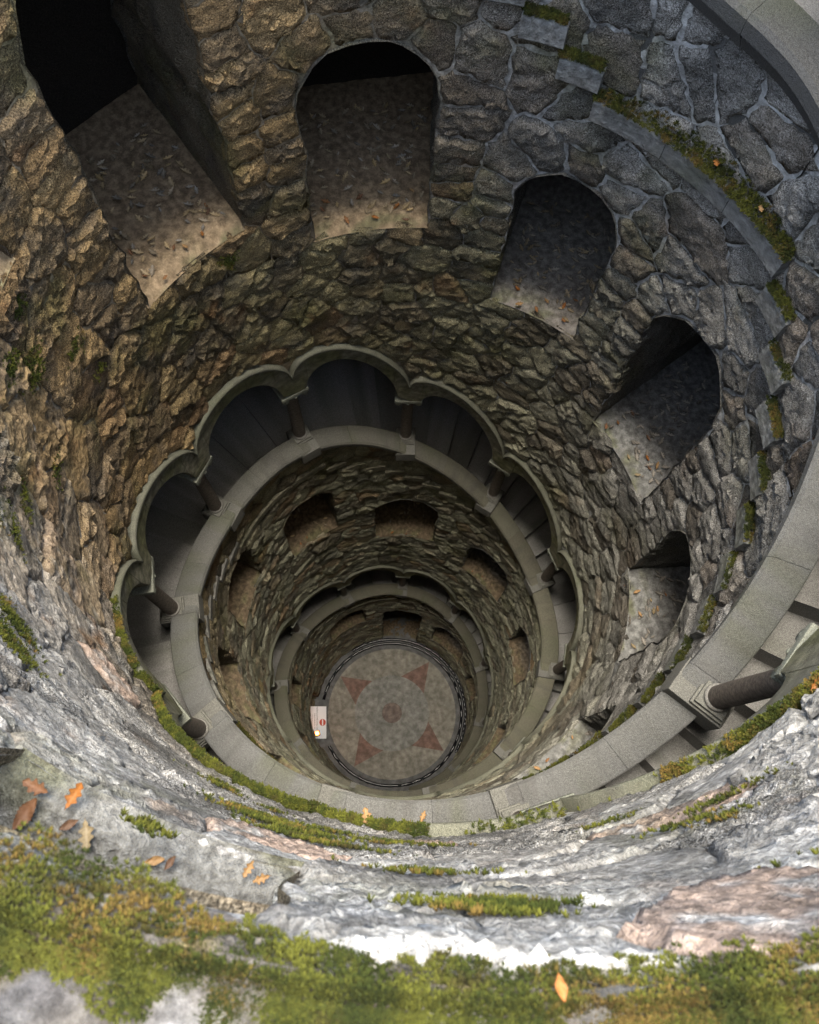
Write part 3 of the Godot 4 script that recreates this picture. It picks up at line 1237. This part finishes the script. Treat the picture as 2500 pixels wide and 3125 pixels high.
func build_floor() -> void:
	var f := disc(0.0, 1.64 * S, FLOOR_Y, Color(0.17, 0.17, 0.175), 0.0, 360.0)
	put("floor", f, mats.floor).set_meta("kind", "structure")
	var t := thing("floor_medallion", "round pale stone medallion with reddish triangles set in the well floor", "medallion")
	var y := FLOOR_Y
	put("pale_disc", disc(0.0, 0.797 * S, y + 0.022, Color(0.335, 0.315, 0.275)), mats.floor, t)
	put("grey_disc", disc(0.0, 0.462 * S, y + 0.027, Color(0.325, 0.32, 0.30)), mats.floor, t)
	put("centre_disc", disc(0.0, 0.125 * S, y + 0.032, Color(0.26, 0.205, 0.185)), mats.floor, t)
	for k in 4:
		var m: float = [-60.0, -152.0, 119.0, 29.0][k]
		var s := Shape.new()
		# apex at the border, base a piece of the inner circle
		var rows := []
		var cols := []
		for i in 13:
			var b := m + lerpf(-23.0, 23.0, i / 12.0)
			var inner := at(b, 0.462 * S, y + 0.027)
			var apex := at(m, 0.79 * S, y + 0.027)
			var row := []
			var cr := []
			for j in 7:
				var p := inner.lerp(apex, j / 6.0 * 0.999)
				row.append(p)
				var q := nb.get_noise_3dv(p * 3.0)
				cr.append(Color(0.245, 0.15, 0.125).lerp(Color(0.215, 0.15, 0.128), clampf(0.5 + q, 0, 1)))
			rows.append(row)
			cols.append(cr)
		s.grid(rows, cols, true)
		put("red_triangle", s, mats.floor, t)
	for i in 2:
		var h := Shape.new()
		var from: float = [-176.0, -130.0][i]
		var to: float = [146.0, 25.0][i]
		var rr: float = [0.868, 0.918][i] * S
		var rows := []
		for j in 121:
			var a := lerpf(from, to, j / 120.0)
			var row := []
			var tr := 0.042 + 0.003 * sin(a * 1.7)
			for q in 11:
				var u := TAU * q / 10.0
				row.append(at(a, rr + cos(u) * tr + 0.012 * nz.get_noise_1d(a * 0.7), y + 0.05 + sin(u) * tr))
			rows.append(row)
		h.grid(rows)
		tag(put("black_hose", h, mats.hose), ["long glossy black hose lying round the edge of the floor medallion", "second shorter black hose, outside the long one against the far wall"][i], "hose", "black hoses round the floor")
	build_sign()


func build_sign() -> void:
	var p0 := at(178.6, 0.823 * S, -10.66 * S)
	var p1 := at(152.2, 0.866 * S, -10.66 * S)
	var along := (p1 - p0)
	var ax := along.normalized()
	var outw := Vector3(ax.z, 0, -ax.x)
	if outw.dot(p0) < 0.0:
		outw = -outw
	var up := (outw * 0.93 + Vector3.UP * 0.36).normalized()
	var nrm := up.cross(ax).normalized()
	if nrm.y < 0.0:
		nrm = -nrm
	var t := Node3D.new()
	t.name = numbered("closed_sign")
	add_child(t)
	# local x runs along the text (down the picture), local y towards the wall
	t.transform = Transform3D(Basis(ax, up, ax.cross(up)), (p0 + p1) * 0.5)
	tag(t, "white notice board with a red no entry disc, tilted at the edge of the floor", "sign")
	var fz := signf(ax.cross(up).dot(nrm))
	var wide := along.length()
	var tall := 0.215 * S
	var b := Shape.new()
	b.box(Vector3(0, tall * 0.5, 0), Vector3(wide, tall, 0.024), 0.004)
	put("board", b, mats.board, t)
	var d := Shape.new()
	var ring := []
	for i in 28:
		ring.append(Vector3(cos(TAU * i / 28.0) * 0.10, tall * 0.23 + sin(TAU * i / 28.0) * 0.10, 0.016 * fz))
	d.fan(ring)
	put("no_entry_disc", d, mats.red, t)
	var bar := Shape.new()
	bar.box(Vector3(0, tall * 0.23, 0.018 * fz), Vector3(0.17, 0.035, 0.006), 0.001)
	put("white_bar", bar, mats.board, t)
	var font := SystemFont.new()
	font.font_names = PackedStringArray(["Droid Sans"])
	for i in 3:
		var tm := TextMesh.new()
		tm.font = font
		tm.text = ["ENCERRADO PARA MANUTENÇÃO", "CLOSED FOR MAINTENANCE", "FERMÉ POUR ENTRETIEN"][i]
		tm.font_size = 32
		tm.pixel_size = 0.0019 - (0.0006 if i else 0.0)
		tm.depth = 0.003
		var o := obj("lettering", tm, mats.ink, t)
		o.position = Vector3(0, tall * 0.55 + i * 0.075, 0.016 * fz)
		if fz < 0.0:
			o.rotation = Vector3(0, PI, 0)
	# small lit lamp on the lower corner
	var l := thing("small_lamp", "small glowing lamp in a black housing at the sign's outer corner", "lamp", at(157.5, 0.945 * S, -10.50 * S), facing(155.0))
	var hs := Shape.new()
	hs.box(Vector3(0, -0.03, 0), Vector3(0.15, 0.06, 0.15), 0.01)
	put("housing", hs, mats.black, l)
	var gl := Shape.new()
	gl.box(Vector3(0, 0.02, 0), Vector3(0.10, 0.03, 0.10), 0.005)
	put("lamp_glass", gl, mats.glow, l)
	var om := OmniLight3D.new()
	om.name = "lamp_light"
	om.light_color = Color(1.0, 0.6, 0.3)
	om.light_energy = 0.02
	om.light_size = 0.05
	om.omni_range = 4.0
	om.omni_attenuation = 2.0
	om.shadow_enabled = true
	om.position = Vector3(0, 0.06, 0)
	l.add_child(om)


# ------------------------------------------------------------------ rim, ground
func build_rim() -> void:
	var t := thing("well_rim", "weathered rim of rough stones around the top of the well, under the near moss", "rim")
	var a := -60.0
	while a < 241.0:
		var b := minf(a + rng.randf_range(11.0, 17.0), 241.0)
		if b > 235.0:
			b = 241.0
		var sh := Shape.new()
		var rows := []
		var cols := []
		var g := rng.randf_range(0.85, 1.15)
		var r_in := 0.957 * S
		var prof := [[0.03, -0.22], [-0.005, -0.15], [-0.018, -0.09], [-0.02, -0.04], [-0.01, -0.012], [0.02, 0.0]]
		for q in 12:
			prof.append([0.02 + (q + 1) * 0.055, 0.004])
		var n := maxi(3, int((b - a) / 1.1))
		for i in n + 1:
			var x := lerpf(a + 0.12, b - 0.12, float(i) / n)
			var e := minf(float(i), float(n - i)) / n
			var row := []
			var cr := []
			for v in prof:
				var lump: float = nf.get_noise_2d(un(x) * 1.6, v[0] * 2.0 + v[1]) * 0.014 + nz.get_noise_2d(un(x) * 6.0, v[0] * 6.0) * 0.012
				var dip: float = 0.02 * (1.0 - smoothstep(0.0, 0.12, e))
				var p := at(x, r_in + v[0] + (lump + dip if v[1] < -0.02 else 0.0), rim_top(x) + v[1] + (lump - dip if v[1] >= -0.02 else 0.0))
				row.append(p)
				var c := Color(0.13 * g, 0.118 * g, 0.105 * g)
				c = c.lerp(Color(0.34, 0.34, 0.345), 0.55 * smoothstep(0.25, 0.5, nb.get_noise_3dv(p * 5.0)))
				c = c.lerp(Color(0.10, 0.10, 0.105), 0.8 * smoothstep(0.15, 0.5, nb.get_noise_3dv(p * 4.0 + Vector3(9, 9, 1))))
				c = c.lerp(Color(0.22, 0.17, 0.05), 0.7 * smoothstep(0.2, 0.5, nb.get_noise_3dv(p * 6.0 + Vector3(19, 2, 1))))
				cr.append(c)
			rows.append(row)
			cols.append(cr)
		sh.grid(rows, cols, true)
		put("rim_stone", sh, mats.rim, t)
		a = b
	var g := Shape.new()
	var rows := []
	for i in 73:
		var x := i * 5.0
		var y0 := -0.52 * S
		rows.append([at(x, (1.2 if x < 241.0 or x > 300.0 else 1.62) * S, y0 - 0.12), at(x, 1.7 * S, y0 - 0.05), at(x, 4.0 * S, y0), at(x, 60.0, y0), at(x, 900.0, y0 - 4.0)])
	g.grid(rows)
	put("ground", g, mats.grass).set_meta("kind", "structure")


# ------------------------------------------------------------------ moss and leaves
func tuft_mesh(r: RandomNumberGenerator) -> ArrayMesh:
	var s := Shape.new()
	for i in 16:
		var t := r.randf() * TAU
		var lean := r.randf_range(0.1, 0.95)
		var tip := Vector3(cos(t) * lean, r.randf_range(0.5, 1.0) * sqrt(1.05 - lean * lean * 0.8), sin(t) * lean)
		var base := Vector3(cos(t), 0, sin(t)) * r.randf_range(0.0, 0.3)
		var across := Vector3(-sin(t), 0.2, cos(t)) * r.randf_range(0.07, 0.14)
		var k := r.randf_range(0.75, 1.3)
		var c := Color(k, k, k * 0.9)
		var mid := base.lerp(tip, 0.55)
		var a := s.point(base - across * 0.6, c)
		var b := s.point(base + across * 0.6, c)
		var d := s.point(mid - across, c)
		var e := s.point(mid + across, c)
		var f := s.point(tip, c)
		s.tri(a, b, d)
		s.tri(b, e, d)
		s.tri(d, e, f)
	return s.mesh()


func moss(called: String, spots: Array, label: String) -> void:
	# spots: [position, normal, size, colour]
	var mm := MultiMesh.new()
	mm.transform_format = MultiMesh.TRANSFORM_3D
	mm.use_colors = true
	mm.mesh = mats.tuft
	mm.instance_count = spots.size()
	for i in spots.size():
		var e: Array = spots[i]
		var n: Vector3 = e[1]
		var x := n.cross(Vector3(0.31, 0.2, 0.93)).normalized()
		var b := Basis(x, n, x.cross(n)).rotated(n, rng.randf() * TAU)
		mm.set_instance_transform(i, Transform3D(b.scaled_local(Vector3.ONE * e[2]), e[0]))
		mm.set_instance_color(i, e[3])
	var o := MultiMeshInstance3D.new()
	o.name = numbered(called)
	o.multimesh = mm
	o.material_override = mats.moss
	add_child(o)
	tag(o, label, "moss", "", "stuff")


func moss_colour(p: Vector3, bright: float) -> Color:
	var b := nb.get_noise_3dv(p * 6.0) + 0.45 * nb.get_noise_3dv(p * 19.0) + 0.3 * rng.randf_range(-1.0, 1.0)
	var c := Color(0.055, 0.075, 0.012).lerp(Color(0.19, 0.20, 0.03), smoothstep(-0.45, 0.55, b))
	c = c.lerp(Color(0.27, 0.18, 0.05), smoothstep(0.2, 0.6, nb.get_noise_3dv(p * 4.5 + Vector3(50, 3, 8)) + 0.25 * rng.randf_range(-1.0, 1.0)))
	c = c.lerp(Color(0.10, 0.065, 0.03), 0.5 * smoothstep(0.25, 0.6, nb.get_noise_3dv(p * 9.0 + Vector3(5, 31, 8)) + 0.2 * rng.randf_range(-1.0, 1.0)))
	return Color(c.r * bright, c.g * bright, c.b * bright)


func build_moss() -> void:
	mats.tuft = tuft_mesh(rng)
	# on the rim in front of the camera
	var spots := []
	var x := 48.0
	while x < 132.0:
		var y := rim_top(x)
		var inner := 0.957 * S
		for q in 96:
			var w := nz.get_noise_2d(x * 1.3, 5.0) * 0.04
			var d := rng.randf_range(-0.03 - 0.03 * maxf(0.0, nz.get_noise_1d(x * 2.0)) - 0.04 * smoothstep(93.0, 101.0, x), 0.055 + w) + (rng.randf_range(0.0, 0.16) if rng.randf() < 0.4 else 0.0)
			var cover := nb.get_noise_2d(un(x) * 2.2, d * 5.0) + 0.58 - maxf(0.0, d - 0.07) * 6.0 - maxf(0.0, -d - 0.012) * 16.0
			if cover < rng.randf_range(-0.1, 0.35):
				continue
			var lift := 0.002 + 0.035 * maxf(0.0, nz.get_noise_2d(un(x) * 9.0, d * 9.0))
			var p := at(x + rng.randf_range(-0.2, 0.2), inner + d, y + (lift if d > 0.0 else d * 2.2 + lift))
			spots.append([p, Vector3.UP.lerp(-at(x, 1.0, 0.0), 0.0 if d > 0.02 else 0.6).normalized(), rng.randf_range(0.004, 0.0105), moss_colour(p, 0.36)])
		x += 0.19
	moss("rim_moss", spots, "thick green and ochre moss along the rim at the bottom of the view")
	# on the stepped ledge that passes the upper niches
	for part in 2:
		spots = []
		x = [-92.0, 20.0][part]
		var x_to: float = [20.0, 132.0][part]
		while x < x_to:
			var y := tread(x) - 0.432 * S
			var dense := nb.get_noise_1d(un(x) * 0.9) + 0.62
			var long := smoothstep(-72.0, -60.0, x) * smoothstep(-22.0, -40.0, x)
			for q in 12:
				var d := rng.randf_range(0.0, 0.055 + 0.02 * long)
				if rng.randf() > dense + 0.4 * long:
					continue
				var lift := 0.03 * (1.0 - d / 0.075) + 0.012 * nz.get_noise_2d(un(x) * 9.0, d * 9.0) + (0.10 * long * smoothstep(0.05, 0.0, d) * rng.randf() if part == 0 else 0.0)
				var p := at(x + rng.randf_range(-0.3, 0.3), RW - 0.018 - d, y + lift)
				spots.append([p, (Vector3.UP - at(x, 0.5, 0.0)).normalized(), rng.randf_range(0.013, 0.026), moss_colour(p, 0.30)])
			x += 0.34
		moss("ledge_moss", spots, ["dark velvety moss on the stepped ledge at upper right", "thin line of brown moss on the ledge under the near parapet"][part])
	# on the hoods of the near arches
	spots = []
	x = 38.0
	while x < 152.0:
		var dense := smoothstep(-0.25, 0.15, nb.get_noise_1d(un(x) * 1.3 + 40.0) + (0.5 if x > 84.0 and x < 135.0 else 0.1))
		if x > 64.0 and x < 82.0:
			dense *= 0.12
		var y := hood(x) + 0.02
		for q in 18:
			if rng.randf() > dense:
				continue
			var d := rng.randf_range(-0.004, 0.075)
			var p := at(x + rng.randf_range(-0.25, 0.25), 0.934 * S - 0.03 + d, y + 0.016 + 0.03 * maxf(0.0, 1.0 - absf(d - 0.03) / 0.05))
			spots.append([p, (Vector3.UP - at(x, 0.3, 0.0)).normalized(), rng.randf_range(0.013, 0.025), moss_colour(p, 0.5)])
		x += 0.3
	moss("arch_moss", spots, "moss growing on top of the near arches, along their inner edge")
	# patches on the wall itself
	spots = []
	var beds := [[98.9, -1.3, 6.0], [95.0, -1.2, 5.0], [101.0, -1.35, 4.0], [85.0, -0.72, 3.2], [83.0, -0.70, 2.6], [102.5, -0.82, 1.2], [131.5, -1.34, 4.0], [135.0, -1.45, 4.0], [176.0, -1.70, 3.0], [179.0, -1.8, 3.0], [184.0, -1.66, 2.0], [188.0, -1.95, 2.5], [223.0, -2.26, 2.2]]
	for i in 84:
		var c: float = rng.randf_range(60.0, 200.0)
		var yy := lerpf(-0.5, -2.4, rng.randf()) * S
		var wd := rng.randf_range(1.5, 5.0)
		if i < beds.size() * 3:
			c = beds[i / 3][0] + rng.randf_range(-1.0, 1.0)
			yy = (beds[i / 3][1] + rng.randf_range(-0.03, 0.03)) * S
			wd = beds[i / 3][2]
		elif nb.get_noise_2d(un(c) * 0.8, yy * 0.8) < 0.0:
			continue
		for q in int(wd * 26):
			var a := c + rng.randfn() * wd * 0.5
			var y := yy + rng.randfn() * 0.035
			if y > rim_top(a) - 0.1 or y < hood(a) + 0.05:
				continue
			var p := at(a, RW - 0.018, y)
			spots.append([p, (Vector3.UP * 0.5 - at(a, 1.0, 0.0)).normalized(), rng.randf_range(0.008, 0.018), moss_colour(p, 0.42)])
	moss("wall_moss", spots, "small moss tufts scattered over the pale near wall")


func leaf_shape(r: RandomNumberGenerator, lobes: bool) -> ArrayMesh:
	# an oak leaf about one unit long, curled, both faces the same sheet
	var s := Shape.new()
	var n := 20
	var curl := r.randf_range(0.2, 0.7)
	var twist := r.randf_range(-0.9, 0.9)
	var wavy := r.randf_range(0.0, 0.05)
	var phase := r.randf() * TAU
	var rows := []
	var cols := []
	for i in n + 1:
		var t := float(i) / n
		var body := clampf((t - 0.1) / 0.9, 0.0, 1.0)
		var w := 0.25 * pow(sin(PI * clampf(body * 0.95 + 0.03, 0.0, 1.0)), 0.8)
		w *= 0.80 + (0.30 if lobes else 0.07) * sin(t * (24.0 if lobes else 60.0) + phase)
		if t < 0.1:
			w = 0.012
		var row := []
		var cr := []
		for j in 7:
			var u := (j - 3) / 3.0
			var z := u * w * (1.0 + 0.1 * sin(t * 9.0 + phase + u))
			var y := curl * (absf(u) * w * 0.8 + (t - 0.5) * (t - 0.5) * 0.9) + twist * u * w * (t - 0.5) + wavy * sin(t * 17.0 + u * 4.0)
			row.append(Vector3(t - 0.5, y, z))
			var vein := 0.16 * cos(t * 50.0 - absf(u) * 7.0)
			var k := (1.35 if j == 3 else 0.92 + vein) * (0.62 if absf(u) == 1.0 else 1.0) * r.randf_range(0.85, 1.12)
			cr.append(Color(k, k * 0.97, k * 0.9))
		rows.append(row)
		cols.append(cr)
	s.grid(rows, cols)
	return s.mesh()


func build_leaves() -> void:
	var kinds := []
	for i in 6:
		kinds.append(leaf_shape(rng, i % 3 != 2))
	var paints := []
	for c in [Color(0.50, 0.20, 0.05), Color(0.42, 0.20, 0.08), Color(0.30, 0.15, 0.08), Color(0.55, 0.34, 0.16), Color(0.24, 0.14, 0.09), Color(0.45, 0.36, 0.22)]:
		var m: StandardMaterial3D = mats.leaf.duplicate()
		m.albedo_color = Color(c.r * 0.46, c.g * 0.45, c.b * 0.45).linear_to_srgb()
		paints.append(m)
	var where := {1: "in the niche at the far left edge", 2: "in the big niche at upper left", 3: "in the tall niche at top middle", 4: "in the arched niche right of the tall one", 5: "in the niche at middle right", 6: "in the narrow niche low on the right", 7: "on the ledge of the small niche at lower right", 12: "in the left niche of the second ring", 13: "in the middle niche of the second ring", 14: "in the right niche of the second ring"}
	var tones := ["bright orange", "brown orange", "dark brown", "pale tan", "dark", "yellowish tan"]
	# litter: more leaves than one could count, dull and damp
	for i in where:
		var n: Array = NICHES[i]
		var mm := MultiMesh.new()
		mm.transform_format = MultiMesh.TRANSFORM_3D
		mm.use_colors = true
		mm.mesh = kinds[0]
		var count := 130 if i < 8 else 40
		mm.instance_count = count
		for k in count:
			var d := 0.07 + 1.1 * pow(rng.randf(), 0.8)
			var a := lerpf(n[0] + 1.0, n[1] - 1.0, rng.randf())
			var p := at(a, RW + d, n[2] * S + 0.012 + rng.randf() * 0.016)
			var size := rng.randf_range(0.045, 0.10)
			var b := Basis.from_euler(Vector3(rng.randf_range(-0.16, 0.16), rng.randf() * TAU, rng.randf_range(-0.16, 0.16)))
			mm.set_instance_transform(k, Transform3D(b.scaled_local(Vector3.ONE * size), p))
			var g := rng.randf_range(0.5, 1.25)
			var c := Color(0.19, 0.18, 0.175).lerp(Color(0.30, 0.22, 0.12), rng.randf() * side(n[0], 205.0, 60.0, 110.0) + 0.1)
			mm.set_instance_color(k, Color(c.r * g, c.g * g, c.b * g))
		var o := MultiMeshInstance3D.new()
		o.name = numbered("leaf_litter")
		o.multimesh = mm
		o.material_override = mats.leaf
		add_child(o)
		tag(o, "layer of dull damp fallen leaves " + where[i], "leaf litter", "", "stuff")
		# single leaves near the front edge
		for k in (9 if i < 7 else 3):
			var d := 0.02 + 0.13 * (k / 3) + rng.randf_range(-0.03, 0.08)
			var a := lerpf(n[0] + 2.0, n[1] - 2.0, (k % 3 + rng.randf_range(0.1, 0.9)) / 3.0)
			var tone := rng.randi_range(0, 5)
			one_leaf(kinds[rng.randi_range(0, 5)], paints[tone], at(a, RW + d, n[2] * S + 0.03), rng.randf_range(0.05, 0.085), tones[tone] + " leaf " + ["in front", "midway", "behind"][k / 3] + [", uphill, ", ", centre, ", ", downhill, "][k % 3] + where[i])
	# leaves that can be pointed at
	for e in [
		[110.9, 0.036, "curled red brown leaf on the near sill, left of the orange one", 2, 0.075, 0], [108.7, 0.012, "bright orange leaf on the near sill", 0, 0.07, 0], [110.7, 0.10, "long brown leaf at the back left of the near sill", 2, 0.09, 2], [108.1, 0.07, "small brown leaf in the middle of the near sill", 4, 0.05, 2],
		[106.9, 0.075, "broad pale brown leaf on the near sill", 5, 0.075, 0], [102.7, 0.068, "slim tan leaf towards the right of the near sill", 3, 0.05, 2], [101.8, 0.062, "dull mauve brown leaf touching the slim tan one on the near sill", 4, 0.04, 2], [97.3, 0.02, "upright tan leaf at the right end of the near sill", 3, 0.045, 0], [96.4, 0.035, "rightmost pale leaf of the near sill", 3, 0.045, 3]]:
		one_leaf(kinds[e[5]], paints[e[3]], at(e[0], RW + e[1], -0.90 * S + 0.032), e[4], e[2])
	one_leaf(kinds[2], paints[0], at(83.7, 0.948 * S, rim_top(80.0) + 0.03), 0.035, "small orange leaf on the rim moss at lower right")
	one_leaf(kinds[0], paints[3], at(91.5, 0.922 * S, hood(91.5) + 0.06), 0.10, "pale dead leaf lying on the moss of the bottom arch")
	one_leaf(kinds[1], paints[0], at(41.0, 0.93 * S, hood(41.0) + 0.07), 0.08, "orange leaf on the mossy arch at the right edge")
	one_leaf(kinds[3], paints[0], at(-47.0, 0.925 * S, tread(-47.0) - 0.425 * S + 0.05), 0.08, "orange leaf on the ledge moss at upper right")
	one_leaf(kinds[4], paints[3], at(-37.0, 0.925 * S, tread(-37.0) - 0.425 * S + 0.05), 0.07, "pale leaf on the ledge moss below the orange one")
	one_leaf(kinds[0], paints[3], at(82.0, 0.94 * S, rail(82.0) - 0.06), 0.09, "tan leaf lying on the near parapet left of the column stub")


func one_leaf(m: Mesh, paint: Material, p: Vector3, size: float, label: String) -> void:
	var o := obj("oak_leaf", m, paint)
	o.transform = Transform3D(Basis.from_euler(Vector3(rng.randf_range(-0.3, 0.3), rng.randf() * TAU, rng.randf_range(-0.3, 0.3))).scaled_local(Vector3.ONE * size), p)
	tag(o, label, "leaf", "fallen oak leaves")


# ------------------------------------------------------------------
func _ready() -> void:
	rng.seed = 20240
	nz.seed = 5
	nz.frequency = 0.35
	nz.fractal_octaves = 4
	nf.seed = 9
	nf.noise_type = FastNoiseLite.TYPE_SIMPLEX
	nf.fractal_type = FastNoiseLite.FRACTAL_RIDGED
	nf.fractal_octaves = 3
	nf.frequency = 2.6
	nb.seed = 21
	nb.frequency = 0.9
	nb.fractal_octaves = 3
	# camera
	var cam := Camera3D.new()
	cam.name = "camera"
	cam.fov = 63.095
	cam.near = 0.02
	cam.far = 2000.0
	cam.transform = Transform3D(Basis(Vector3(0.99306, 0.02963, -0.11380), Vector3(-0.11737, 0.31014, -0.94342), Vector3(0.00734, 0.95023, 0.31146)).orthonormalized(), Vector3(0, 0, 2.0488))
	var lens := CameraAttributesPhysical.new()
	lens.frustum_focal_length = 28.0
	lens.exposure_aperture = 6.0
	lens.frustum_focus_distance = 7.0
	cam.attributes = lens
	cam.fov = 63.095
	add_child(cam)
	cam.current = true
	# sky: a bright overcast
	var env := Environment.new()
	env.background_mode = Environment.BG_SKY
	var sky_m := ProceduralSkyMaterial.new()
	sky_m.sky_top_color = Color(0.80, 0.87, 0.97)
	sky_m.sky_horizon_color = Color(0.62, 0.67, 0.74)
	sky_m.sky_curve = 0.3
	sky_m.ground_bottom_color = Color(0.2, 0.2, 0.17)
	sky_m.ground_horizon_color = Color(0.4, 0.42, 0.4)
	var sky := Sky.new()
	sky.sky_material = sky_m
	env.sky = sky
	env.tonemap_mode = Environment.TONE_MAPPER_LINEAR
	env.tonemap_exposure = 12.2
	env.background_energy_multiplier = 0.42
	env.sdfgi_enabled = true
	env.ssao_enabled = true
	env.ssil_enabled = true
	var we := WorldEnvironment.new()
	we.name = "sky"
	we.environment = env
	add_child(we)
	var sun := DirectionalLight3D.new()
	sun.name = "daylight"
	sun.light_color = Color(1.0, 0.965, 0.90)
	sun.light_energy = 0.5
	sun.light_angular_distance = 32.0
	sun.shadow_enabled = true
	sun.look_at_from_position(Vector3(-0.03, 1.0, -0.12) * 10.0, Vector3.ZERO, Vector3.FORWARD)
	add_child(sun)
	make_materials()
	for n in NICHES:
		holes.append(niche_outline(n))
	for i in holes.size():
		if Geometry2D.is_polygon_clockwise(holes[i]):
			pass
	build_wall()
	var where := ["low niche just under the near rim, its pale sill strewn with leaves", "niche cut off by the left edge of the view", "largest niche, tall and dark at upper left", "tall arched niche at the top middle", "arched niche right of the tall one, below the mossy ledge", "wide arched niche at the middle right", "narrow niche low on the right, leaf strewn", "small niche at lower right with a layered dark jamb", "shallow niche at the bottom right of the second turn", "niche at the bottom left of the second turn, dark broken jamb", "low niche left of the notice, edge on", "tall thin niche seen edge on at the left of the second ring", "upper left niche of the second ring, rusty sill", "middle niche of the second ring, widest opening", "upper right niche of the second ring", "thin niche seen edge on at the right of the second ring", "hidden niche below the second ring on the right", "hidden niche below the second ring, near side right", "hidden niche below the second ring, near side", "hidden niche below the second ring, near side left", "small niche edge on left above the notice", "low arched niche left of the dark doorway", "square dark doorway at the foot of the far wall", "low curved niche right of the dark doorway", "small niche edge on at the right of the floor", "doorway behind the white notice board"]
	for i in NICHES.size():
		build_niche(i, where[i])
	build_parapet()
	build_ledge()
	build_arches()
	build_columns()
	build_stairs()
	build_floor()
	build_rim()
	build_moss()
	build_leaves()
